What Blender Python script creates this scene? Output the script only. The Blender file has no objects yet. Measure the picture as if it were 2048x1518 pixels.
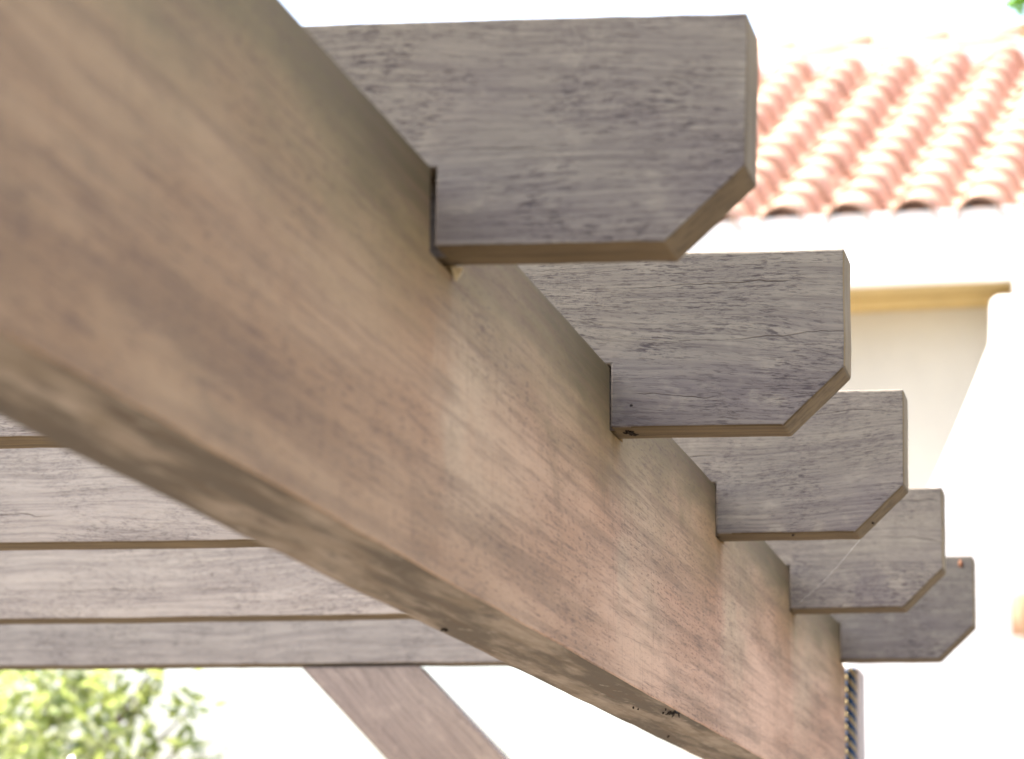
import bpy, bmesh, math, random
from mathutils import Vector, Matrix
random.seed(7)
S = bpy.context.scene
C = bpy.context.collection

# ------------------------------------------------------------------ camera
HC = 1.75                                     # camera height above the paving
cam_d = bpy.data.cameras.new('camera')
cam = bpy.data.objects.new('camera', cam_d); C.objects.link(cam)
cam_d.sensor_fit = 'HORIZONTAL'; cam_d.sensor_width = 36.0
cam_d.lens = 36.0 * 7000 / 2048
cam_d.clip_start = 0.05; cam_d.clip_end = 2000
right = Vector((0.98383069, 0.17903388, 0.00490352))
fwd = Vector((-0.17729015, 0.96963474, 0.16845375))
up = Vector((0.0254043, -0.16659931, 0.98569736))
mw = Matrix((right, up, -fwd)).transposed().to_4x4()
mw.translation = (0, 0, HC)
cam.matrix_world = mw
cam_d.dof.use_dof = True
cam_d.dof.focus_distance = 2.95
cam_d.dof.aperture_fstop = 12.2
cam_d.dof.aperture_blades = 0
S.camera = cam

# ------------------------------------------------------------------ sky and sun
SUN = Vector((-0.50, 0.03, 0.84)).normalized()
elev = math.asin(SUN.z); rotn = math.atan2(SUN.x, SUN.y)
W = bpy.data.worlds.new('World'); S.world = W; W.use_nodes = True
wn = W.node_tree; wn.nodes.clear()
wo = wn.nodes.new('ShaderNodeOutputWorld'); wb = wn.nodes.new('ShaderNodeBackground'); ws = wn.nodes.new('ShaderNodeTexSky')
ws.sky_type = 'NISHITA'; ws.sun_disc = False
ws.sun_elevation = elev; ws.sun_rotation = rotn
ws.air_density = 1.0; ws.dust_density = 6.0; ws.ozone_density = 1.0
wb.inputs['Strength'].default_value = 0.15
wn.links.new(ws.outputs[0], wb.inputs[0]); wn.links.new(wb.outputs[0], wo.inputs[0])
sd = bpy.data.lights.new('sun', 'SUN'); sd.energy = 3.3; sd.angle = math.radians(0.53); sd.color = (1.0, 0.95, 0.87)
so = bpy.data.objects.new('sun', sd); C.objects.link(so)
so.rotation_euler = SUN.to_track_quat('Z', 'Y').to_euler(); so.location = (-4, 0, 8)
S.view_settings.view_transform = 'Standard'; S.view_settings.look = 'None'
S.view_settings.gamma = 1.0; S.view_settings.use_curve_mapping = False
S.view_settings.exposure = 2.56
S.cycles.max_bounces = 8; S.cycles.diffuse_bounces = 5

# ------------------------------------------------------------------ helpers
def tag(o, label=None, cat=None, group=None, kind=None):
    if label: o['label'] = label
    if cat: o['category'] = cat
    if group: o['group'] = group
    if kind: o['kind'] = kind
    return o

def empty(name, loc=(0, 0, 0), rz=0.0):
    o = bpy.data.objects.new(name, None); C.objects.link(o)
    o.location = loc; o.rotation_euler = (0, 0, rz); o.empty_display_size = 0.1
    return o

def link_mesh(name, me, mats, parent=None, loc=None, rot=None):
    o = bpy.data.objects.new(name, me); C.objects.link(o)
    if not isinstance(mats, (list, tuple)): mats = [mats]
    if len(me.materials) == 0:
        for m in mats: me.materials.append(m)
    if parent: o.parent = parent
    if loc is not None: o.location = loc
    if rot is not None: o.rotation_euler = rot
    return o

def from_bm(name, bm, mats, parent=None, loc=None, rot=None, smooth=False):
    me = bpy.data.meshes.new(name)
    bmesh.ops.recalc_face_normals(bm, faces=bm.faces)
    bm.to_mesh(me); bm.free()
    if smooth:
        for p in me.polygons: p.use_smooth = True
    return link_mesh(name, me, mats, parent, loc, rot)

def box(bm, x0, x1, y0, y1, z0, z1):
    vs = [bm.verts.new(p) for p in ((x0,y0,z0),(x1,y0,z0),(x1,y1,z0),(x0,y1,z0),(x0,y0,z1),(x1,y0,z1),(x1,y1,z1),(x0,y1,z1))]
    for f in ((0,3,2,1),(4,5,6,7),(0,1,5,4),(1,2,6,5),(2,3,7,6),(3,0,4,7)):
        bm.faces.new([vs[i] for i in f])

def prism(bm, pts, axis, a, b):
    """closed outline pts extruded along axis (0=x,1=y) from a to b"""
    def P(p, t):
        return (t, p[0], p[1]) if axis == 0 else (p[0], t, p[1])
    A = [bm.verts.new(P(p, a)) for p in pts]; B = [bm.verts.new(P(p, b)) for p in pts]
    n = len(pts)
    fs = [bm.faces.new(A), bm.faces.new(B[::-1])]
    for i in range(n):
        fs.append(bm.faces.new((A[i], B[i], B[(i+1) % n], A[(i+1) % n])))
    return fs

def tube(bm, pts, rad, seg=8, cap=True):
    rings = []; n = len(pts); pts = [Vector(p) for p in pts]
    ref = Vector((0.3, 0.8, 0.52)).normalized()
    for i, p in enumerate(pts):
        t = (pts[min(i+1, n-1)] - pts[max(i-1, 0)]).normalized()
        a = t.cross(ref)
        if a.length < 1e-3: a = t.cross(Vector((1, 0, 0)))
        a.normalize(); b = t.cross(a)
        r = rad[i] if isinstance(rad, (list, tuple)) else rad
        rings.append([bm.verts.new(p + a*(r*math.cos(2*math.pi*k/seg)) + b*(r*math.sin(2*math.pi*k/seg))) for k in range(seg)])
    for i in range(n-1):
        for k in range(seg):
            bm.faces.new((rings[i][k], rings[i][(k+1) % seg], rings[i+1][(k+1) % seg], rings[i+1][k]))
    if cap:
        bm.faces.new(rings[0][::-1]); bm.faces.new(rings[-1])

def bevel(o, w, seg=2):
    m = o.modifiers.new('bevel', 'BEVEL'); m.width = w; m.segments = seg; m.limit_method = 'ANGLE'; m.angle_limit = math.radians(25)
    return m

def worn(pts, step, amp, seed):
    """closed outline with extra points and a slight waver along its long edges"""
    r = random.Random(seed); out = []
    for i, p in enumerate(pts):
        q = pts[(i+1) % len(pts)]; d = math.hypot(q[0]-p[0], q[1]-p[1]); n = int(d / step)
        out.append(p)
        ph = r.uniform(0, 6.28)
        for j in range(1, n):
            t = j / n; w = amp*(0.5*math.sin(ph + t*d*23) + r.uniform(-0.6, 0.6))
            nx, nz = -(q[1]-p[1])/d, (q[0]-p[0])/d
            out.append((p[0] + (q[0]-p[0])*t + nx*w, p[1] + (q[1]-p[1])*t + nz*w))
    return out

class N:
    """small shader-node builder"""
    def __init__(self, name):
        self.m = bpy.data.materials.new(name); self.m.use_nodes = True
        self.t = self.m.node_tree; self.t.nodes.clear()
        self.out = self.t.nodes.new('ShaderNodeOutputMaterial')
    def n(self, typ, **kw):
        x = self.t.nodes.new(typ)
        for k, v in kw.items(): setattr(x, k, v)
        return x
    def set(self, sock, v):
        if v is None: return
        if isinstance(v, bpy.types.NodeSocket): self.t.links.new(v, sock)
        else: sock.default_value = v
    def math(self, op, a, b=None, c=None, clamp=False):
        x = self.n('ShaderNodeMath', operation=op); x.use_clamp = clamp
        self.set(x.inputs[0], a); self.set(x.inputs[1], b); self.set(x.inputs[2], c)
        return x.outputs[0]
    def vmath(self, op, a, b=None):
        x = self.n('ShaderNodeVectorMath', operation=op); self.set(x.inputs[0], a); self.set(x.inputs[1], b)
        return x.outputs[0]
    def noise(self, vec, scale=1.0, detail=3.0, rough=0.5, dist=0.0, color=False):
        x = self.n('ShaderNodeTexNoise'); self.set(x.inputs['Vector'], vec)
        x.inputs['Scale'].default_value = scale; x.inputs['Detail'].default_value = detail
        x.inputs['Roughness'].default_value = rough; x.inputs['Distortion'].default_value = dist
        return x.outputs['Color'] if color else x.outputs['Fac']
    def sc(self, vec, s):
        return self.vmath('MULTIPLY', vec, s)
    def mix(self, f, a, b, mode='MIX'):
        x = self.n('ShaderNodeMix', data_type='RGBA', blend_type=mode); x.clamp_factor = True
        self.set(x.inputs[0], f); self.set(x.inputs[6], a); self.set(x.inputs[7], b)
        return x.outputs[2]
    def ss(self, v, lo, hi, a=0.0, b=1.0):
        x = self.n('ShaderNodeMapRange', interpolation_type='SMOOTHSTEP')
        self.set(x.inputs[0], v)
        self.set(x.inputs[1], lo); self.set(x.inputs[2], hi); self.set(x.inputs[3], a); self.set(x.inputs[4], b)
        return x.outputs[0]
    def xyz(self, v):
        x = self.n('ShaderNodeSeparateXYZ'); self.set(x.inputs[0], v); return x.outputs
    def bump(self, h, strength, dist):
        x = self.n('ShaderNodeBump'); self.set(x.inputs['Height'], h); x.inputs['Strength'].default_value = strength
        x.inputs['Distance'].default_value = dist; return x.outputs[0]
    def bsdf(self, col, rough=0.8, normal=None, spec=0.3):
        x = self.n('ShaderNodeBsdfPrincipled'); self.set(x.inputs['Base Color'], col); self.set(x.inputs['Roughness'], rough)
        x.inputs['Specular IOR Level'].default_value = spec
        if normal is not None: self.set(x.inputs['Normal'], normal)
        self.t.links.new(x.outputs[0], self.out.inputs[0]); return x
    def objco(self):
        return self.n('ShaderNodeTexCoord').outputs['Object']
    def rnd(self):
        return self.n('ShaderNodeObjectInfo').outputs['Random']

def rgb(r, g, b): return (r, g, b, 1.0)

# ------------------------------------------------------------------ wood materials
def wood_weathered(name, beige, purple, along=0, seed=0.0, fibre=1.0, tone=1.0, leftpale=0.0):
    """silvered hardwood: short dark pore dashes, fine checks, beige and violet-grey blotches; grain along local x"""
    k = N(name); co = k.objco(); r = k.rnd()
    off = k.n('ShaderNodeCombineXYZ'); k.set(off.inputs[0], k.math('MULTIPLY', r, 31.0)); k.set(off.inputs[1], k.math('MULTIPLY_ADD', r, 17.0, seed)); k.set(off.inputs[2], k.math('MULTIPLY', r, 53.0))
    p0 = k.vmath('ADD', co, off.outputs[0])
    # gentle grain wander
    wv = k.noise(k.sc(p0, (3.0, 3.0, 9.0)), 1.0, 2.0)
    cz = k.n('ShaderNodeCombineXYZ'); k.set(cz.inputs[2], k.math('MULTIPLY_ADD', wv, 0.05, -0.025))
    p = k.vmath('ADD', p0, cz.outputs[0])
    mott = k.noise(k.sc(p, (7.0, 9.0, 13.0)), 1.0, 5.0, 0.6)
    mott2 = k.noise(k.sc(p0, (34.0, 30.0, 46.0)), 1.0, 4.0, 0.6)
    streak = k.noise(k.sc(p, (5.0, 70.0, 110.0)), 1.0, 5.0, 0.6)
    fib = k.noise(k.sc(p, (95.0, 600.0, 780.0)), 1.0, 2.0, 0.6)
    fib2 = k.noise(k.sc(p, (55.0, 330.0, 430.0)), 1.0, 3.0, 0.65)
    patch = k.noise(k.sc(p0, (16.0, 14.0, 20.0)), 1.0, 3.0, 0.5)
    pz = k.xyz(p0)[2]
    cw = k.noise(k.sc(p0, (3.2, 3.0, 6.0)), 1.0, 5.0, 0.6)
    saw = k.math('FRACT', k.math('ADD', k.math('MULTIPLY', pz, 23.0), k.math('MULTIPLY', cw, 1.5)))
    crk = k.math('ABSOLUTE', k.math('SUBTRACT', saw, 0.5))
    gate = k.ss(k.noise(k.sc(p0, (9.0, 9.0, 30.0)), 1.0, 2.0), 0.50, 0.62)
    thick = k.math('MULTIPLY_ADD', gate, 0.010, 0.004)
    crkm = k.math('MULTIPLY', k.ss(crk, 0.003, thick, 1.0, 0.0), gate)
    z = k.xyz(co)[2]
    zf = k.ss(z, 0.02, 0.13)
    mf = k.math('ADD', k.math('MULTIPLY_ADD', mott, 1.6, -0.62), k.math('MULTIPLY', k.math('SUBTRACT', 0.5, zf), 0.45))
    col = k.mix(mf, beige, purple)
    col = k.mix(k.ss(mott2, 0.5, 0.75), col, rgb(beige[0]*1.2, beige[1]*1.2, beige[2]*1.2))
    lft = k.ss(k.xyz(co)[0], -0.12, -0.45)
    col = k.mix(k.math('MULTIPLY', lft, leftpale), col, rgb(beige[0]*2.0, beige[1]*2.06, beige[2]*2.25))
    dark = k.math('MULTIPLY', k.ss(streak, 0.60, 0.36, 0.0, 1.0), 0.22)
    col = k.mix(dark, col, rgb(purple[0]*0.55, purple[1]*0.52, purple[2]*0.56))
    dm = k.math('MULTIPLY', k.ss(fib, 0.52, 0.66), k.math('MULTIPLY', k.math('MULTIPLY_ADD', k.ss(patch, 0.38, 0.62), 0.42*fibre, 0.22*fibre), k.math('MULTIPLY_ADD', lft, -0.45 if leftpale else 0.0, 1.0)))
    col = k.mix(dm, col, rgb(purple[0]*0.30, purple[1]*0.27, purple[2]*0.29))
    hair = k.ss(k.math('ABSOLUTE', k.math('SUBTRACT', fib2, 0.5)), 0.0, 0.03, 1.0, 0.0)
    d2 = k.math('MULTIPLY', k.math('MULTIPLY', hair, k.ss(patch, 0.36, 0.60)), 0.50*fibre)
    col = k.mix(d2, col, rgb(purple[0]*0.36, purple[1]*0.33, purple[2]*0.37))
    # violet mould spots and pale scuffs
    lg = k.noise(k.sc(p, (9.0, 330.0, 460.0)), 1.0, 4.0, 0.65)
    col = k.mix(k.math('MULTIPLY', k.ss(lg, 0.54, 0.36, 0.0, 1.0), 0.34), col, rgb(purple[0]*0.50, purple[1]*0.46, purple[2]*0.46))
    col = k.mix(k.math('MULTIPLY', k.ss(lg, 0.54, 0.68), 0.22), col, rgb(beige[0]*1.35, beige[1]*1.33, beige[2]*1.3))
    sp = k.noise(k.sc(p0, (130.0, 120.0, 210.0)), 1.0, 4.0, 0.65)
    col = k.mix(k.math('MULTIPLY', k.ss(sp, 0.62, 0.72), 0.20), col, rgb(purple[0]*0.42, purple[1]*0.40, purple[2]*0.50))
    scf = k.noise(k.sc(p0, (60.0, 40.0, 60.0)), 1.0, 3.0, 0.7, 2.2)
    scf = k.ss(k.math('ABSOLUTE', k.math('SUBTRACT', scf, 0.5)), 0.0, 0.02, 1.0, 0.0)
    scg = k.ss(k.noise(k.sc(p0, (8.0, 7.0, 8.0)), 1.0, 2.0), 0.5, 0.64)
    col = k.mix(k.math('MULTIPLY', k.math('MULTIPLY', scf, scg), 0.30), col, rgb(beige[0]*1.6, beige[1]*1.6, beige[2]*1.55))
    col = k.mix(k.math('MULTIPLY', crkm, 0.80), col, rgb(0.035, 0.026, 0.022))
    h = k.math('SUBTRACT', k.math('SUBTRACT', k.math('MULTIPLY', streak, 0.5), k.math('MULTIPLY', dm, 0.5)), k.math('MULTIPLY', crkm, 1.6))
    col = k.mix(1.0, col, k.mix(k.math('FRACT', k.math('MULTIPLY', r, 5.7)), rgb(0.90, 0.90, 0.90), rgb(1.12, 1.10, 1.08)), 'MULTIPLY')
    if tone != 1.0: col = k.mix(1.0, col, rgb(tone, tone, tone), 'MULTIPLY')
    k.bsdf(col, 0.82, k.bump(h, 0.55, 0.0012), 0.25)
    return k.m

def wood_brown(name, a, b, dark, grain_axis=0):
    """sawn, unsilvered brown wood of undersides and cut ends"""
    k = N(name); co = k.objco(); r = k.rnd()
    off = k.n('ShaderNodeCombineXYZ'); k.set(off.inputs[0], k.math('MULTIPLY', r, 23.0)); k.set(off.inputs[1], k.math('MULTIPLY', r, 41.0)); k.set(off.inputs[2], k.math('MULTIPLY', r, 11.0))
    p = k.vmath('ADD', co, off.outputs[0])
    s = [110.0, 110.0, 110.0]; s[grain_axis] = 7.0
    st = k.noise(k.sc(p, tuple(s)), 1.0, 5.0, 0.62)
    mo = k.noise(k.sc(p, (15.0, 15.0, 15.0)), 1.0, 4.0, 0.6)
    col = k.mix(k.ss(mo, 0.3, 0.7), a, b)
    col = k.mix(k.math('MULTIPLY', k.ss(st, 0.56, 0.34, 0.0, 1.0), 0.65), col, dark)
    sp = k.noise(k.sc(p, (150.0, 150.0, 150.0)), 1.0, 2.0)
    col = k.mix(k.math('MULTIPLY', k.ss(sp, 0.66, 0.76), 0.5), col, rgb(dark[0]*0.5, dark[1]*0.5, dark[2]*0.5))
    k.bsdf(col, 0.78, k.bump(st, 0.4, 0.001), 0.25)
    return k.m

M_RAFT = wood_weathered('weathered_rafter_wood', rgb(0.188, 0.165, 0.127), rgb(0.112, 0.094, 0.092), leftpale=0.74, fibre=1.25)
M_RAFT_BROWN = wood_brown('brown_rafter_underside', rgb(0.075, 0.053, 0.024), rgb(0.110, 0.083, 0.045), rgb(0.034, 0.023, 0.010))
M_RAFT_END = wood_brown('tan_rafter_end', rgb(0.165, 0.118, 0.054), rgb(0.205, 0.150, 0.075), rgb(0.08, 0.055, 0.024), 2)
M_POST = wood_weathered('weathered_post_wood', rgb(0.275, 0.230, 0.185), rgb(0.205, 0.168, 0.146), seed=5.0, fibre=0.5)

M_POST2 = wood_weathered('pale_post_wood', rgb(0.50, 0.43, 0.37), rgb(0.42, 0.35, 0.31), seed=8.0, fibre=0.4)

YR = [2.0024, 2.6918, 3.3708, 4.0768, 4.7536]
ZB = HC + 0.4272; XE = -0.2297; XB = -0.4128; ZN = HC + 0.4748; Z0 = HC + 0.2331; BT = 0.0654; T = 0.0590; H = 0.14
PITCH = 0.6878

def beam_face_material():
    """tan hardwood face: rain-washed pale runs past each rafter, rusty runs before it, olive algae along the top arris (local z up, y along)"""
    k = N('stained_beam_face'); co = k.objco(); X = k.xyz(co); y, z = X[1], X[2]
    hb = ZN - Z0
    v = k.math('DIVIDE', z, hb)                                     # 0 bottom .. 1 top
    wob = k.noise(k.sc(co, (5.0, 14.0, 14.0)), 1.0, 5.0, 0.65)
    yy = k.math('ADD', y, k.math('MULTIPLY_ADD', wob, 0.14, -0.07))
    u = k.math('FRACT', k.math('DIVIDE', k.math('SUBTRACT', yy, YR[0] - 20*PITCH + 0.015), PITCH))
    gr = k.noise(k.sc(co, (60.0, 1.6, 74.0)), 1.0, 7.0, 0.66)
    gr2 = k.noise(k.sc(co, (300.0, 11.0, 300.0)), 1.0, 3.0, 0.6)
    pore = k.noise(k.sc(co, (500.0, 62.0, 520.0)), 1.0, 2.0, 0.6)
    blot = k.noise(k.sc(co, (6.0, 1.7, 12.0)), 1.0, 6.0, 0.64)
    drip = k.noise(k.sc(co, (20.0, 8.0, 13.0)), 1.0, 5.0, 0.62)       # rain runs
    drip2 = k.noise(k.sc(co, (50.0, 130.0, 9.0)), 1.0, 3.0, 0.55)
    far = k.ss(y, 1.3, 3.6)                                         # brighter light towards the far end, painted into the wood colour
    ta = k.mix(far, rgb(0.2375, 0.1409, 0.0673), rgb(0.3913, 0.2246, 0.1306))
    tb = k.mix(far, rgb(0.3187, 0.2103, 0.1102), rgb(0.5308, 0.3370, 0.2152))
    col = k.mix(k.ss(blot, 0.34, 0.66), ta, tb)
    pa = k.math('MULTIPLY', k.ss(u, 0.0, 0.075), k.ss(u, 0.12, 0.55, 1.0, 0.0))
    pz = k.math('MULTIPLY', k.ss(v, -0.1, 0.60), k.ss(y, YR[0] - 0.05, YR[0]))
    pale = k.math('MULTIPLY', k.math('MULTIPLY', pa, pz), k.ss(drip, 0.28, 0.60, 0.25, 1.0))
    col = k.mix(k.math('MULTIPLY', pale, 0.78), col, rgb(0.4374, 0.3293, 0.2040))
    first = k.ss(y, YR[0] - 0.35, YR[0] - 0.10)
    ra = k.math('MULTIPLY', k.ss(u, 0.62, 0.95), k.ss(u, 0.96, 1.0, 1.0, 0.0))
    rz = k.math('MULTIPLY', k.math('MULTIPLY', k.ss(v, 0.25, 0.7), k.ss(v, 0.78, 0.95, 1.0, 0.0)), first)
    col = k.mix(k.math('MULTIPLY', k.math('MULTIPLY', ra, rz), 0.62), col, rgb(0.2561, 0.1248, 0.0530))
    # long brown streaks with the grain
    st = k.noise(k.sc(co, (30.0, 1.5, 38.0)), 1.0, 6.0, 0.65)
    col = k.mix(k.math('MULTIPLY', k.ss(st, 0.50, 0.68), 0.42), col, rgb(0.1562, 0.1017, 0.0530))
    dz = k.ss(v, 0.0, 0.9, 0.35, 1.0)
    col = k.mix(k.math('MULTIPLY', k.math('MULTIPLY', k.ss(drip, 0.53, 0.70), dz), 0.50), col, rgb(0.1475, 0.1017, 0.0510))
    col = k.mix(k.math('MULTIPLY', k.ss(drip2, 0.56, 0.72), 0.30), col, rgb(0.1250, 0.0809, 0.0459))
    az = k.math('ADD', v, k.math('MULTIPLY_ADD', k.noise(k.sc(co, (9.0, 2.4, 18.0)), 1.0, 5.0, 0.62), 0.60, -0.30))
    alg = k.ss(az, 0.42, 0.92)
    col = k.mix(k.math('MULTIPLY', alg, 0.86), col, rgb(0.1687, 0.1294, 0.0561))
    alg2 = k.math('MULTIPLY', k.ss(az, 0.70, 0.98), k.ss(u, 0.20, 0.90, 0.30, 1.0))
    col = k.mix(k.math('MULTIPLY', alg2, 0.85), col, rgb(0.0524, 0.0393, 0.0143))
    # dark mould blotches mid-face
    mb = k.noise(k.sc(co, (11.0, 3.2, 24.0)), 1.0, 6.0, 0.64)
    col = k.mix(k.math('MULTIPLY', k.ss(mb, 0.56, 0.72), 0.40), col, rgb(0.1062, 0.0762, 0.0428))
    col = k.mix(k.math('MULTIPLY', k.ss(gr, 0.54, 0.36, 0.0, 1.0), 0.46), col, rgb(0.1374, 0.0832, 0.0449))
    pg = k.ss(blot, 0.62, 0.38, 0.35, 1.0)
    col = k.mix(k.math('MULTIPLY', k.math('MULTIPLY', k.ss(gr2, 0.53, 0.68), pg), 0.62), col, rgb(0.1062, 0.0624, 0.0388))
    col = k.mix(k.math('MULTIPLY', k.math('MULTIPLY', k.ss(pore, 0.55, 0.66), pg), 0.65), col, rgb(0.0875, 0.0520, 0.0347))
    # fine scratches and saw marks with the grain
    sw = k.math('ABSOLUTE', k.math('SUBTRACT', k.noise(k.sc(co, (10.0, 1.1, 56.0)), 1.0, 3.0, 0.5), 0.5))
    col = k.mix(k.math('MULTIPLY', k.ss(sw, 0.0, 0.008, 1.0, 0.0), 0.40), col, rgb(0.1250, 0.0762, 0.0449))
    h = k.math('ADD', k.math('MULTIPLY', gr, 0.5), k.math('MULTIPLY', gr2, -0.4))
    k.bsdf(col, 0.8, k.bump(h, 0.5, 0.001), 0.25)
    return k.m

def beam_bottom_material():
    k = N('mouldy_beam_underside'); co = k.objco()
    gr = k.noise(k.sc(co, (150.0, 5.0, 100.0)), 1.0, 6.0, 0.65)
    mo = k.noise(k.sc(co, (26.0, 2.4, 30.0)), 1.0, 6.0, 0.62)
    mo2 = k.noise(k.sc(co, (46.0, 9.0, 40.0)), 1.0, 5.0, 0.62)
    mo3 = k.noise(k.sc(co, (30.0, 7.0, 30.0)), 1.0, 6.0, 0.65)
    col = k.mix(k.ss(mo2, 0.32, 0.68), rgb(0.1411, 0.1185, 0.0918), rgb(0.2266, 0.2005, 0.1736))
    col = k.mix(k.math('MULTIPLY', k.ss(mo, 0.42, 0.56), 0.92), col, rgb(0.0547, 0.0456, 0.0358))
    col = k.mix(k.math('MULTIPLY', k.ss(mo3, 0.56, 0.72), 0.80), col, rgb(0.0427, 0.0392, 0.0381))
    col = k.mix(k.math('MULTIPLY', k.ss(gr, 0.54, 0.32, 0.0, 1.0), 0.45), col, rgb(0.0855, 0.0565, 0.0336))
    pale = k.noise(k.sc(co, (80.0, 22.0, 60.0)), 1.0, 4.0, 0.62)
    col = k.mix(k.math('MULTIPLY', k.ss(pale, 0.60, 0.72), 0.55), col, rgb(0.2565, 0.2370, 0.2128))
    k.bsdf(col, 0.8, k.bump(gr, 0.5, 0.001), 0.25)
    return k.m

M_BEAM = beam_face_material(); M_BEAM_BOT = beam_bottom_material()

def plain(name, col, rough=0.85, var=0.12, scale=8.0, spec=0.3, bump=0.0):
    k = N(name); co = k.objco()
    n = k.noise(co, scale, 5.0, 0.6)
    c = k.mix(k.ss(n, 0.3, 0.7), rgb(*[x*(1-var) for x in col]), rgb(*[min(1, x*(1+var)) for x in col]))
    k.bsdf(c, rough, k.bump(n, 0.5, bump) if bump else None, spec)
    return k.m

# ------------------------------------------------------------------ ground
def ground_material():
    k = N('patio_paving'); co = k.objco()
    n = k.noise(co, 1.4, 6.0, 0.6); f = k.noise(co, 60.0, 3.0, 0.6)
    c = k.mix(n, rgb(0.115, 0.094, 0.070), rgb(0.155, 0.128, 0.098))
    c = k.mix(k.math('MULTIPLY', k.ss(f, 0.5, 0.7), 0.4), c, rgb(0.08, 0.06, 0.042))
    k.bsdf(c, 0.9, None, 0.2); return k.m
bm = bmesh.new()
g = 600.0
vs = [bm.verts.new(p) for p in ((-g, -g, 0), (g, -g, 0), (g, g, 0), (-g, g, 0))]; bm.faces.new(vs)
tag(from_bm('ground', bm, ground_material()), 'weathered terracotta paving around the pergola', kind='structure')

# ------------------------------------------------------------------ pergola
perg = empty('pergola', (XB, YR[4] + 0.12, 0))
tag(perg, 'weathered hardwood pergola with corbel-cut rafters on a notched stained beam', 'pergola')
PO = Vector(perg.location)
def P_child(o, loc, rot=None):
    o.parent = perg; o.location = Vector(loc) - PO
    if rot: o.rotation_euler = rot
    return o

LR = 2.60                                    # rafter length
def rafter(i, h, dz, ry, dx, gap, lab=None, t=T, ch=0.0476, cv=0.0457):
    """origin at the rafter's bottom edge over the beam face; x along, z up"""
    xe = XE + dx - XB
    pts = [(-LR + xe, 0.0), (xe - ch, 0.0), (xe, cv), (xe, h), (-LR + xe, h)]
    bm = bmesh.new()
    prism(bm, worn(pts, 0.02, 0.0005, i + 20), 1, 0.0, t)
    bmesh.ops.recalc_face_normals(bm, faces=bm.faces)
    for f in bm.faces:
        nrm = f.normal
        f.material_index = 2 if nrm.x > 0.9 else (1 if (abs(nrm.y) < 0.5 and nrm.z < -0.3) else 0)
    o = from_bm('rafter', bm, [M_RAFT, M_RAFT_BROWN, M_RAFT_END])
    if True:                                  # housed joint: cut back where it crosses the beam
        cb = bmesh.new(); box(cb, -BT + 0.003, -0.0005, -0.02, 0.036 if i == 0 else 0.022, -0.02, (ZN - ZB) - dz + 0.003)
        cut = from_bm('joint_cut', cb, [M_RAFT])
        md = o.modifiers.new('cut', 'BOOLEAN'); md.object = cut; md.operation = 'DIFFERENCE'; md.solver = 'EXACT'
        bpy.context.view_layer.update()
        me = bpy.data.meshes.new_from_object(o.evaluated_get(bpy.context.evaluated_depsgraph_get()))
        o.modifiers.clear(); o.data = me; me.name = 'rafter'
        bpy.data.objects.remove(cut)
    bevel(o, 0.0024, 3)
    P_child(o, (XB, YR[i], ZB + dz), (0, ry, 0))
    if lab: o['label'] = lab
    return o

raft = [
    rafter(0, 0.1385, 0.0028, 0.017, 0.002, 0),
    rafter(1, 0.1400, -0.0005, 0.007, 0.001, 0),
    rafter(2, 0.1400, 0.0000, 0.004, 0.000, 0),
    rafter(3, 0.1410, -0.0005, 0.000, -0.004, 0),
    rafter(4, 0.1400, 0.0005, 0.003, -0.003, 0, 'rafter with a rusty knot near its end'),
]

# notched beam, outline in (y, z) with a slot for each rafter
YN, YF = 0.55, YR[4] + T + 0.0035
def beam_outline():
    o = [(YN, 0.0), (YF, 0.0), (YF, ZN - Z0)]
    for i in (4, 3, 2, 1, 0):
        gf = (0.016, 0.0055, 0.0055, 0.009, 0.012)[i]; gb = 0.003
        fl = ZB - Z0 - (0.004 if i == 0 else 0.0022)
        a, b = YR[i] - gf, YR[i] + T + gb
        if i == 4:
            o[-1] = (YF, fl); o += [(a, fl), (a, ZN - Z0)]
        else:
            o += [(b, ZN - Z0), (b, fl), (a, fl), (a, ZN - Z0)]
    o.append((YN, ZN - Z0))
    return o
bm = bmesh.new()
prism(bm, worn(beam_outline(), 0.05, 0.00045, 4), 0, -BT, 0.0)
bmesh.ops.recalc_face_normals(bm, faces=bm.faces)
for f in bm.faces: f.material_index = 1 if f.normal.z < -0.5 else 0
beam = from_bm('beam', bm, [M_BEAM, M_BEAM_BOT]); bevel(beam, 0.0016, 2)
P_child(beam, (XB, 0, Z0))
beam['label'] = 'stained notched beam carrying the rafters'
# the beam at the rafters' other end
bm = bmesh.new(); box(bm, -BT, 0.0, YN, YF, 0, ZB - Z0 - 0.001)
beam2 = from_bm('beam', bm, [M_BEAM, M_BEAM_BOT]); bevel(beam2, 0.003, 2); P_child(beam2, (XB - 2.15, 0, Z0))

def post(x0, x1, y0, y1, z1):
    # local x runs up the post so that the grain stands upright
    bm = bmesh.new(); box(bm, 0.0, z1, y0 - y0, y1 - y0, 0, x1 - x0)
    o = from_bm('post', bm, M_POST2); bevel(o, 0.003, 2)
    P_child(o, (x1, y0, 0.0), (0, -math.pi/2, 0))
    return o
post(XB - 0.085, XB + 0.0175, YF + 0.012, YF + 0.112, ZB - 0.004)
post(XB - 2.15 - 0.085, XB - 2.15 + 0.0235, YF + 0.012, YF + 0.112, ZB - 0.004)
post(XB - 2.15 - 0.085, XB - 2.15 + 0.0235, YN - 0.115, YN - 0.005, ZB - 0.004)
post(XB - 0.095, XB + 0.0135, YN - 0.115, YN - 0.005, ZB - 0.004)

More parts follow.
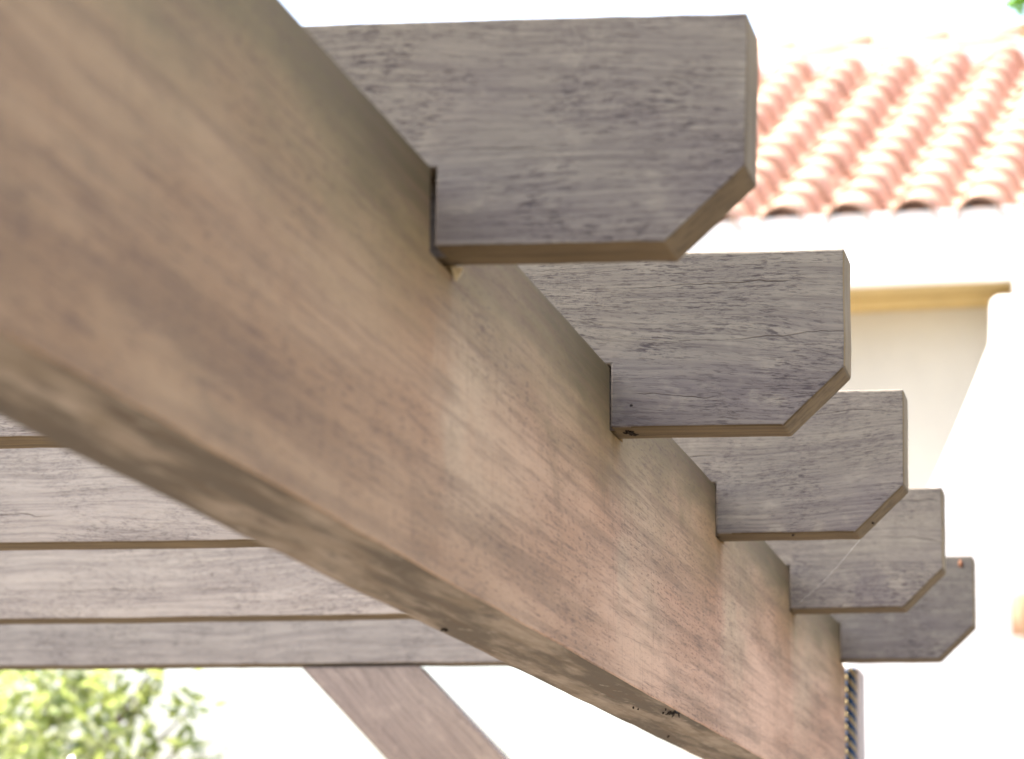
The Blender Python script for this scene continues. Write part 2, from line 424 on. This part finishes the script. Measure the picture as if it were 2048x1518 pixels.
# knee brace from the last rafter down to the post
def brace():
    ang = math.radians(46.2)
    xl, xr = -1.1681, -1.0005; w = (xr - xl) * math.sin(ang)
    L = (XB - 0.085 - xl) / math.cos(ang) 
    # outline in rafter plane
    top = ZB - 0.0006
    xp = XB - 0.062
    d = math.tan(ang)
    pts = [(xl, top), (xp, top - (xp - xl) * d), (xp, top - (xp - xr) * d), (xr, top)]
    # grain direction along local x: rotate outline so the member lies along x
    ca, sa = math.cos(ang), math.sin(ang)
    loc = [((px - xl) * ca - (pz - top) * sa, (px - xl) * sa + (pz - top) * ca) for px, pz in pts]
    bm = bmesh.new(); prism(bm, loc, 1, 0.0, 0.045)
    o = from_bm('brace', bm, M_POST); bevel(o, 0.002, 2)
    P_child(o, (xl, YR[4] + 0.004, top), (0, ang, 0))
    # tenon block joining it to the post
    return o
brace()

# ------------------------------------------------------------------ rope
def rope():
    root = empty('rope', (XB + 0.0075, YF + 0.0035, 0.35))
    tag(root, 'navy and cream twisted rope hanging down the post at the end of the beam', 'rope')
    navy = plain('navy_rope_strand', (0.012, 0.045, 0.11), 0.8, 0.4, 300.0)
    cream = plain('cream_rope_strand', (0.30, 0.24, 0.13), 0.85, 0.3, 300.0)
    z1 = ZB - 0.006 - 0.35; R = 0.0040; r = 0.0038; lay = 0.034
    n = 500
    for s in range(4):
        bm = bmesh.new(); pts = []
        for i in range(n + 1):
            zz = z1 * i / n; a = -2*math.pi*zz/lay + s*math.pi/2
            pts.append((R*math.cos(a) + 0.0012*math.sin(zz*7), R*math.sin(a), zz))
        tube(bm, pts, r, 6)
        from_bm('strand', bm, navy if s % 2 == 0 else cream, root, smooth=True)
rope()

# ------------------------------------------------------------------ house
PSI = math.radians(4.3); AL = math.radians(24.5)
house = empty('house', (-0.5586, 14.8068, 0.0), -PSI)     # local x along the eave, y inwards, z up; origin below the eave's visible end
tag(house, 'white rendered house with a terracotta barrel-tile roof and yellow soffit', 'house')
EZ = HC + 3.2279 - 0.030                                           # eave height
EB = EZ + 0.030                                            # level that the fascia and soffit hang from
OV = 0.32                                                  # overhang of the eave
M_WHITE = plain('white_render', (0.80, 0.785, 0.75), 0.9, 0.03, 3.0, 0.2, 0.002)
M_WALL = plain('cream_wall_render', (0.52, 0.49, 0.415), 0.9, 0.03, 3.0, 0.2, 0.002)
M_FASCIA = plain('white_fascia_paint', (0.82, 0.80, 0.76), 0.7, 0.03, 5.0)
M_YEL = plain('ochre_soffit_paint', (0.47, 0.36, 0.165), 0.8, 0.06, 6.0)
XL, XR = -1.92, 1.75
TL, TW = 0.40, 0.286; EXPO = 0.288; NC = 14; SL = EXPO * (NC - 1) + 0.36

def hbox(name, x0, x1, y0, y1, z0, z1, mat, bw=0.006, parent=house):
    bm = bmesh.new(); box(bm, x0, x1, y0, y1, z0, z1)
    o = from_bm(name, bm, mat, parent)
    if bw: bevel(o, bw, 2)
    return o
DEPTH = 2 * SL * math.cos(AL)
# walls: a closed block with gable ends
bm = bmesh.new()
zt = EZ - 0.28
prism(bm, [(OV, 0.0), (DEPTH - OV, 0.0), (DEPTH - OV, zt), (DEPTH/2, zt + (DEPTH/2 - OV)*math.tan(AL)), (OV, zt)], 0, XL + 0.42, XR - 0.14)
from_bm('wall', bm, M_WALL, house)
hbox('fascia', XL, XR, -0.060, -0.052, EB - 0.285, EZ + 0.060, M_FASCIA, 0.002)
hbox('fascia_board', XL, XR, -0.052 + 0.001, 0.010, EB - 0.284, EZ - 0.012, M_FASCIA, 0)
hbox('soffit', XL, 0.03, 0.013, OV + 0.05, EB - 0.283, EB - 0.262, M_YEL, 0)
bm = bmesh.new()                                            # cornice moulding under the soffit
cp = [(OV + 0.01, EB - 0.2835), (OV - 0.07, EB - 0.2835), (OV - 0.07, EB - 0.296), (OV - 0.055, EB - 0.305), (OV - 0.03, EB - 0.322), (OV - 0.028, EB - 0.334), (OV + 0.01, EB - 0.334)]
prism(bm, cp, 0, XL + 0.1, 0.05)
from_bm('cornice', bm, M_YEL, house)
hbox('eave_return', 0.03, 0.55, -0.068, OV + 0.05, EB - 0.36, EZ - 0.016, M_WHITE, 0.02)

def tile_material():
    k = N('terracotta_tile'); co = k.objco(); r = k.rnd()
    o3 = k.n('ShaderNodeCombineXYZ'); k.set(o3.inputs[0], k.math('MULTIPLY', r, 19.0)); k.set(o3.inputs[1], k.math('MULTIPLY', r, 29.0))
    p = k.vmath('ADD', co, o3.outputs[0])
    n = k.noise(p, 9.0, 5.0, 0.6); f = k.noise(p, 90.0, 3.0, 0.6)
    c = k.mix(k.math('FRACT', k.math('MULTIPLY', r, 7.3)), rgb(0.37, 0.20, 0.135), rgb(0.45, 0.28, 0.195))
    c = k.mix(k.math('MULTIPLY', k.ss(n, 0.45, 0.72), 0.6), c, rgb(0.46, 0.32, 0.24))
    c = k.mix(k.math('MULTIPLY', k.ss(f, 0.58, 0.72), 0.35), c, rgb(0.32, 0.18, 0.13))
    k.bsdf(c, 0.75, k.bump(f, 0.3, 0.002), 0.3); return k.m
M_TILE = tile_material()
M_MORTAR = plain('pink_mortar', (0.50, 0.34, 0.26), 0.95, 0.1, 20.0)

def s_tile_mesh():
    """one S-profile tile: raised barrel and shallow pan; x across, y up the slope, z off the slope"""
    prof = []
    rb = 0.100
    for i in range(9):
        a = math.pi * (1 - i/8); prof.append((rb*math.cos(a) + rb, 0.012 + rb*0.92*math.sin(a)))
    for i in range(1, 6):
        t = i/5; x = 2*rb + (TW + 0.012 - 2*rb)*t; prof.append((x, 0.012 - 0.020*math.sin(math.pi*t)))
    bm = bmesh.new(); th = 0.017
    rings = []
    for yy, sx, dz in ((0.0, 1.0, 0.026), (TL, 0.93, 0.0)):
        topv = [bm.verts.new((rb + (x - rb)*(sx if x < 2*rb else 1.0), yy, z + dz)) for x, z in prof]
        botv = [bm.verts.new((rb + (x - rb)*(sx if x < 2*rb else 1.0)*0.985, yy, z + dz - th)) for x, z in prof]
        rings.append((topv, botv))
    (a, b), (c, d) = rings; n = len(prof)
    for i in range(n - 1):
        bm.faces.new((a[i], a[i+1], c[i+1], c[i])); bm.faces.new((b[i+1], b[i], d[i], d[i+1]))
        bm.faces.new((b[i], b[i+1], a[i+1], a[i])); bm.faces.new((d[i+1], d[i], c[i], c[i+1]))
    bm.faces.new((b[0], a[0], c[0], d[0])); bm.faces.new((a[-1], b[-1], d[-1], c[-1]))
    bmesh.ops.recalc_face_normals(bm, faces=bm.faces)
    me = bpy.data.meshes.new('roof_tile'); bm.to_mesh(me); bm.free()
    for p in me.polygons: p.use_smooth = abs(p.normal.y) < 0.6 and p.area > 0.003
    me.materials.append(M_TILE); return me

# roof: boarded deck, with every tile its own piece
bm = bmesh.new()
ca, sa = math.cos(AL), math.sin(AL)
dk = 0.03
prism(bm, [(0.02, EZ - 0.010), (DEPTH/2, EZ - 0.010 + DEPTH/2*math.tan(AL)), (DEPTH, EZ - 0.010), (DEPTH, EZ - 0.055), (DEPTH/2, EZ - 0.055 + DEPTH/2*math.tan(AL)), (0.02, EZ - 0.055)], 0, XL - 0.02, XR + 0.02)
M_DECK = plain('roof_underlay', (0.22, 0.13, 0.09), 0.9)
roof = from_bm('roof', bm, M_DECK, house)
tme = s_tile_mesh()
rx = Matrix.Rotation(AL, 4, 'X')
ncol = int((XR - XL) / TW)
for c in range(ncol):
    for j in range(NC):
        o = bpy.data.objects.new('roof_tile', tme); C.objects.link(o); o.parent = roof
        s = -0.05 + j*EXPO + random.uniform(-0.008, 0.008)
        o.location = (XL + c*TW + random.uniform(-0.005, 0.005), s*ca - 0.012*sa, EZ + s*sa + 0.012*ca)
        o.rotation_euler = (AL + random.uniform(-0.012, 0.012), random.uniform(-0.015, 0.015), random.uniform(-0.014, 0.014))
# mortar plugs closing the barrel ends at the eave
bm = bmesh.new(); pl = [(0.082*math.cos(math.pi*i/8), 0.074*math.sin(math.pi*i/8)) for i in range(9)]
prism(bm, pl, 1, -0.024, 0.04)
pme = None
for c in range(ncol):
    if pme is None:
        o = from_bm('mortar_plug', bm, M_MORTAR, roof); pme = o.data
    else:
        o = bpy.data.objects.new('mortar_plug', pme); C.objects.link(o); o.parent = roof
    o.location = (XL + c*TW + 0.100, -0.012, EZ + 0.009); o.rotation_euler = (AL, 0, 0)
# ridge: overlapping half-round caps bedded in mortar
def ridge_mesh():
    bm = bmesh.new(); L = 0.50; R = 0.165; seg = 10; rr = []
    for xx, k_ in ((0.0, 1.0), (L, 0.86)):
        rr.append(([bm.verts.new((xx, R*k_*math.cos(math.pi*i/seg), R*k_*math.sin(math.pi*i/seg))) for i in range(seg+1)],
                   [bm.verts.new((xx, (R*k_-0.016)*math.cos(math.pi*i/seg), (R*k_-0.016)*math.sin(math.pi*i/seg))) for i in range(seg+1)]))
    (a, b), (c, d) = rr
    for i in range(seg):
        bm.faces.new((a[i], a[i+1], c[i+1], c[i])); bm.faces.new((b[i], d[i], d[i+1], b[i+1]))
        bm.faces.new((a[i], b[i], b[i+1], a[i+1])); bm.faces.new((c[i], c[i+1], d[i+1], d[i]))
    bmesh.ops.recalc_face_normals(bm, faces=bm.faces)
    me = bpy.data.meshes.new('ridge_tile'); bm.to_mesh(me); bm.free()
    for p in me.polygons: p.use_smooth = abs(p.normal.x) < 0.6
    me.materials.append(M_TILE); return me
rme = ridge_mesh()
yr, zr = DEPTH/2, EZ + DEPTH/2*math.tan(AL) + 0.065
for i in range(int((XR - XL)/0.42) + 1):
    o = bpy.data.objects.new('ridge_tile', rme); C.objects.link(o); o.parent = roof
    o.location = (XL + 0.42*i - 0.03, yr, zr + random.uniform(-0.004, 0.006)); o.rotation_euler = (0, 0.02, random.uniform(-0.02, 0.02))
bm = bmesh.new(); box(bm, XL, XR, yr - 0.15, yr + 0.15, zr - 0.10, zr + 0.03)
from_bm('ridge_mortar', bm, M_WHITE, roof)

# flared plaster buttress at the house corner
def buttress():
    y0, y1 = -0.16, OV + 0.02
    zt_ = HC + 2.851
    def x_at(z):                                            # left outline flares with depth below the top
        dpt = max(0.0, zt_ - z - 0.19)
        return -0.055 - 0.40*dpt - 0.05*dpt*dpt if dpt < 0.5 else -0.055 - 0.40*dpt - 0.05*0.25 - 0.10*(dpt - 0.5)
    left = []
    zz = zt_ - 0.03
    steps = 26
    for i in range(steps + 1):
        z = (zt_ - 0.03) * (1 - i/steps)
        left.append((x_at(z), z))
    pts = [(0.60, 0.0), (0.60, zt_), (-0.025, zt_), (-0.045, zt_ - 0.008)] + left
    bm = bmesh.new(); prism(bm, pts, 1, y0, y1)
    o = from_bm('buttress', bm, M_WHITE, house); bevel(o, 0.02, 3)
buttress()

# terracotta half-bowl wall lamp on the buttress
def sconce():
    a = Vector((-0.522, 14.806 - 0.0, HC + 1.491)) 
    root = empty('wall_sconce', (-0.462, 14.58, HC + 1.385), -PSI)
    tag(root, 'terracotta half-bowl wall sconce on the white buttress', 'wall lamp')
    m = plain('terracotta_sconce', (0.46, 0.29, 0.18), 0.8, 0.1, 12.0)
    bm = bmesh.new(); seg = 14; prof = [(0.006, 0.0), (0.045, 0.012), (0.072, 0.05), (0.088, 0.11), (0.098, 0.17), (0.102, 0.215)]
    rings = [[bm.verts.new((r*math.cos(-math.pi*i/seg), r*math.sin(-math.pi*i/seg), z)) for i in range(seg+1)] for r, z in prof]
    inner = [[bm.verts.new(((r-0.009)*math.cos(-math.pi*i/seg), (r-0.009)*math.sin(-math.pi*i/seg), z + (0.012 if z == 0.012 else 0))) for i in range(seg+1)] for r, z in prof[1:]]
    for R_ in (rings, inner):
        for j in range(len(R_)-1):
            for i in range(seg): bm.faces.new((R_[j][i], R_[j][i+1], R_[j+1][i+1], R_[j+1][i]))
    for i in range(seg): bm.faces.new((rings[-1][i], rings[-1][i+1], inner[-1][i+1], inner[-1][i]))
    from_bm('bowl', bm, m, root, smooth=True)
    bm = bmesh.new(); box(bm, -0.10, 0.10, 0.001, 0.014, 0.02, 0.21); from_bm('back_plate', bm, m, root)
sconce()

# ------------------------------------------------------------------ trees
def leaf_material(name, a, b, tr):
    k = N(name); co = k.n('ShaderNodeTexCoord').outputs['Object']
    n = k.noise(co, 17.0, 3.0, 0.6)
    c = k.mix(k.ss(n, 0.45, 0.56), a, b)
    d = k.n('ShaderNodeBsdfPrincipled'); k.set(d.inputs['Base Color'], c); d.inputs['Roughness'].default_value = 0.27; d.inputs['Specular IOR Level'].default_value = 0.5
    t = k.n('ShaderNodeBsdfTranslucent'); k.set(t.inputs[0], tr)
    m = k.n('ShaderNodeMixShader'); m.inputs[0].default_value = 0.45
    k.t.links.new(d.outputs[0], m.inputs[1]); k.t.links.new(t.outputs[0], m.inputs[2]); k.t.links.new(m.outputs[0], k.out.inputs[0])
    return k.m
M_BARK = plain('bark', (0.14, 0.10, 0.07), 0.95, 0.3, 20.0, 0.1, 0.01)

def leaves(name, centres, n, size, mat, parent, origin, rnd, narrow=0.5):
    vs, fs = [], []; wts = [r_**2 for _, r_ in centres]
    for _ in range(n):
        c, rad = rnd.choices(centres, wts)[0]
        d = Vector((rnd.gauss(0, 1), rnd.gauss(0, 1), rnd.gauss(0, 1))).normalized() * rad * (rnd.random() ** 0.45)
        p = Vector(c) + d
        ax = (d.normalized()*0.5 + Vector((rnd.gauss(0, .6), rnd.gauss(0, .6), rnd.gauss(0, .45) - 0.1))).normalized()
        sd_ = ax.cross(Vector((rnd.gauss(0, 1), rnd.gauss(0, 1), rnd.gauss(0, 1) + 1.2))).normalized()
        nn = ax.cross(sd_)
        L = size * rnd.uniform(0.65, 1.25); w = L * narrow * 0.5
        b = len(vs)
        q = [p, p + ax*L*0.45 + sd_*w + nn*w*0.35, p + ax*L, p + ax*L*0.45 - sd_*w + nn*w*0.35]
        vs += [tuple(x - origin) for x in q]; fs += [(b, b+1, b+2), (b, b+2, b+3)]
    me = bpy.data.meshes.new(name); me.from_pydata(vs, [], fs); me.update()
    o = link_mesh(name, me, mat, parent); o['kind'] = 'stuff'
    return o

def tree(name, label, base, hgt, centres, nleaf, size, lm, seed, trunk_r=0.07, narrow=0.5):
    rnd = random.Random(seed)
    root = empty(name, base); tag(root, label, 'tree')
    O = Vector(base)
    bm = bmesh.new()
    top = Vector((rnd.uniform(-.1, .1), rnd.uniform(-.1, .1), hgt))
    pts = [Vector((0, 0, 0)).lerp(top, t) + Vector((0.05*math.sin(5*t), 0.04*math.cos(4*t) - 0.04, 0)) for t in [i/8 for i in range(9)]]
    tube(bm, pts, [trunk_r*(1.15 - 0.6*i/8) for i in range(9)], 9)
    from_bm('trunk', bm, M_BARK, root, smooth=True)
    for c, r in centres:
        e = Vector(c) - O; s = pts[rnd.choice((5, 6, 7, 8))]
        mid = s.lerp(e, 0.5) + Vector((rnd.uniform(-.1, .1), rnd.uniform(-.1, .1), rnd.uniform(0, .12)))
        bm = bmesh.new(); tube(bm, [s, s.lerp(mid, .5), mid, mid.lerp(e, .6), e], [trunk_r*.34, trunk_r*.24, trunk_r*.16, trunk_r*.10, trunk_r*.05], 6)
        from_bm('limb', bm, M_BARK, root, smooth=True)
    leaves('crown', centres, nleaf, size, lm, root, O, rnd, narrow)
    return root

rl = random.Random(3)
M_LEAF = leaf_material('glossy_leaf', rgb(0.065, 0.11, 0.014), rgb(0.44, 0.45, 0.27), rgb(0.36, 0.42, 0.12))  # pale second tone paints white sun highlights into the leaf colour
cl = Vector((-3.75, 9.8, HC + 0.35))
cen = [((cl.x + rl.gauss(0, .42), cl.y + rl.gauss(0, .42), cl.z + rl.gauss(0, .36)), rl.uniform(.28, .48)) for _ in range(22)]
cen += [((-2.98, 9.75, HC + 0.62), .22), ((-2.92, 9.6, HC + 0.50), .20), ((-3.1, 9.7, HC + 0.75), .25), ((-3.3, 9.6, HC + 0.7), .35), ((-2.80, 9.8, HC + 0.55), .10), ((-3.0, 9.7, HC + 0.82), .2), ((-3.25, 9.7, HC + 0.95), .3), ((-2.85, 9.7, HC + 0.75), .12), ((-2.74, 9.7, HC + 0.64), .09), ((-2.95, 9.7, HC + 0.92), .18), ((-2.80, 9.72, HC + 0.84), .10), ((-2.70, 9.72, HC + 0.76), .06), ((-2.66, 9.7, HC + 0.62), .06), ((-2.76, 9.7, HC + 0.95), .08)]
tree('leafy_tree', 'bushy sunlit green tree behind the pergola rafters', (-3.75, 9.85, 0), HC - 0.1, cen, 7600, 0.078, M_LEAF, 11)

M_LEAF2 = leaf_material('feathery_leaf', rgb(0.05, 0.14, 0.02), rgb(0.10, 0.20, 0.03), rgb(0.14, 0.30, 0.03))
rr_ = random.Random(9)
cr = Vector((0.75, 10.9, HC + 3.55))
cen2 = [((cr.x + rr_.gauss(0, .45), cr.y + rr_.gauss(0, .45), cr.z + rr_.gauss(0, .4)), rr_.uniform(.25, .42)) for _ in range(18)]
cen2 += [((-0.318, 10.77, HC + 3.05), .05), ((-0.19, 10.78, HC + 3.13), .12), ((-0.322, 10.76, HC + 2.925), .018)] * 10
tree('feathery_tree', 'tree beside the house whose leafy twig tips hang past the tiled roof', (1.0, 11.0, 0), HC + 2.6, cen2, 10000, 0.05, M_LEAF2, 5, 0.09, 0.35)

# ------------------------------------------------------------------ small marks
M_RUST = plain('rusty_knot', (0.20, 0.085, 0.04), 0.8, 0.3, 300.0)
M_DARK = plain('dark_debris', (0.018, 0.014, 0.011), 0.9, 0.4, 300.0)
M_CHIP = plain('pale_splinter', (0.36, 0.31, 0.20), 0.9, 0.2, 200.0)
def knot(parent, x, z, w, h, mat, name='knot', yf=-0.0008):
    """lens-shaped knot standing slightly proud of a rafter's front face"""
    bm = bmesh.new(); c = bm.verts.new((x, yf, z)); n = 14; r = random.Random(int((x+5)*1e4))
    ring = []
    for i in range(n):
        a = 2*math.pi*i/n; q = r.uniform(0.8, 1.15)
        ring.append(bm.verts.new((x + w*q*math.cos(a), 0.0004, z + h*q*math.sin(a))))
    for i in range(n): bm.faces.new((c, ring[i], ring[(i+1) % n]))
    return from_bm(name, bm, mat, parent)
knot(raft[4], -0.250 - XB, 0.5567 - 0.4272, 0.0035, 0.0065, M_RUST, yf=-0.003)
knot(raft[4], -0.2462 - XB, 0.5567 - 0.4272 - 0.003, 0.0018, 0.0075, M_DARK)
knot(raft[2], -0.625, 0.083, 0.002, 0.005, M_DARK)
knot(raft[2], -0.590, 0.103, 0.002, 0.0015, M_DARK)
knot(raft[3], -0.70, 0.052, 0.002, 0.002, M_DARK)
knot(raft[1], 0.016, 0.018, 0.0022, 0.0018, M_DARK)

def debris(parent, x, y, z, size, n, seed, name='debris'):
    """a tuft of dark crumbs and legs clinging to the wood"""
    r = random.Random(seed); bm = bmesh.new()
    for _ in range(n):
        p = Vector((x + r.gauss(0, size*0.3), y + r.gauss(0, size), z + r.uniform(-0.001, 0.0004)))
        d = Vector((r.gauss(0, 1), r.gauss(0, 1), r.gauss(0, .6))).normalized() * r.uniform(0.3, 1.0) * size * 0.8
        tube(bm, [p, p + d*0.5 + Vector((0, 0, -0.0006)), p + d], [0.0010, 0.0008, 0.0002], 5)
    return from_bm(name, bm, M_DARK, parent)
debris(beam, -0.004, 3.075, -0.0006, 0.010, 16, 1)
debris(beam, -0.030, 3.030, -0.0004, 0.003, 3, 2)
debris(beam, -0.056, 2.318, -0.0004, 0.005, 4, 3)
debris(beam, -0.050, 3.381, -0.0004, 0.003, 3, 4)
debris(raft[1], 0.012, 0.020, -0.0004, 0.006, 12, 5)
debris(raft[2], 0.075, 0.006, -0.0004, 0.002, 3, 6)
debris(raft[2], 0.150, 0.020, 0.0125, 0.003, 4, 7)
# pale splinter where the first rafter leaves its housing
bm = bmesh.new()
vs = [bm.verts.new(p) for p in ((0.0, 0.0, 0.0), (0.007, 0.004, 0.0), (0.003, 0.018, -0.001), (0.002, 0.003, -0.009))]
for f in ((0, 1, 2), (0, 2, 3), (0, 3, 1), (1, 3, 2)): bm.faces.new([vs[i] for i in f])
from_bm('splinter', bm, M_CHIP, beam, (0.0005, YR[0] + 0.045, ZB - Z0 - 0.001))
# spider silk between the third and fourth rafters
p0 = Vector((-0.0984*4.070, 4.070, HC + 0.1066*4.070)); p1 = Vector((-0.081*3.436, 3.436, HC + 0.4275))
bm = bmesh.new(); tube(bm, [p0 - p0, (p1 - p0)*0.5 + Vector((0, 0, -0.004)), p1 - p0], 0.00005, 5)
sk = from_bm('spider_thread', bm, plain('spider_silk', (0.8, 0.8, 0.78), 0.4, 0.0), loc=p0)
tag(sk, 'fine spider silk thread strung between two rafter ends', 'thread')
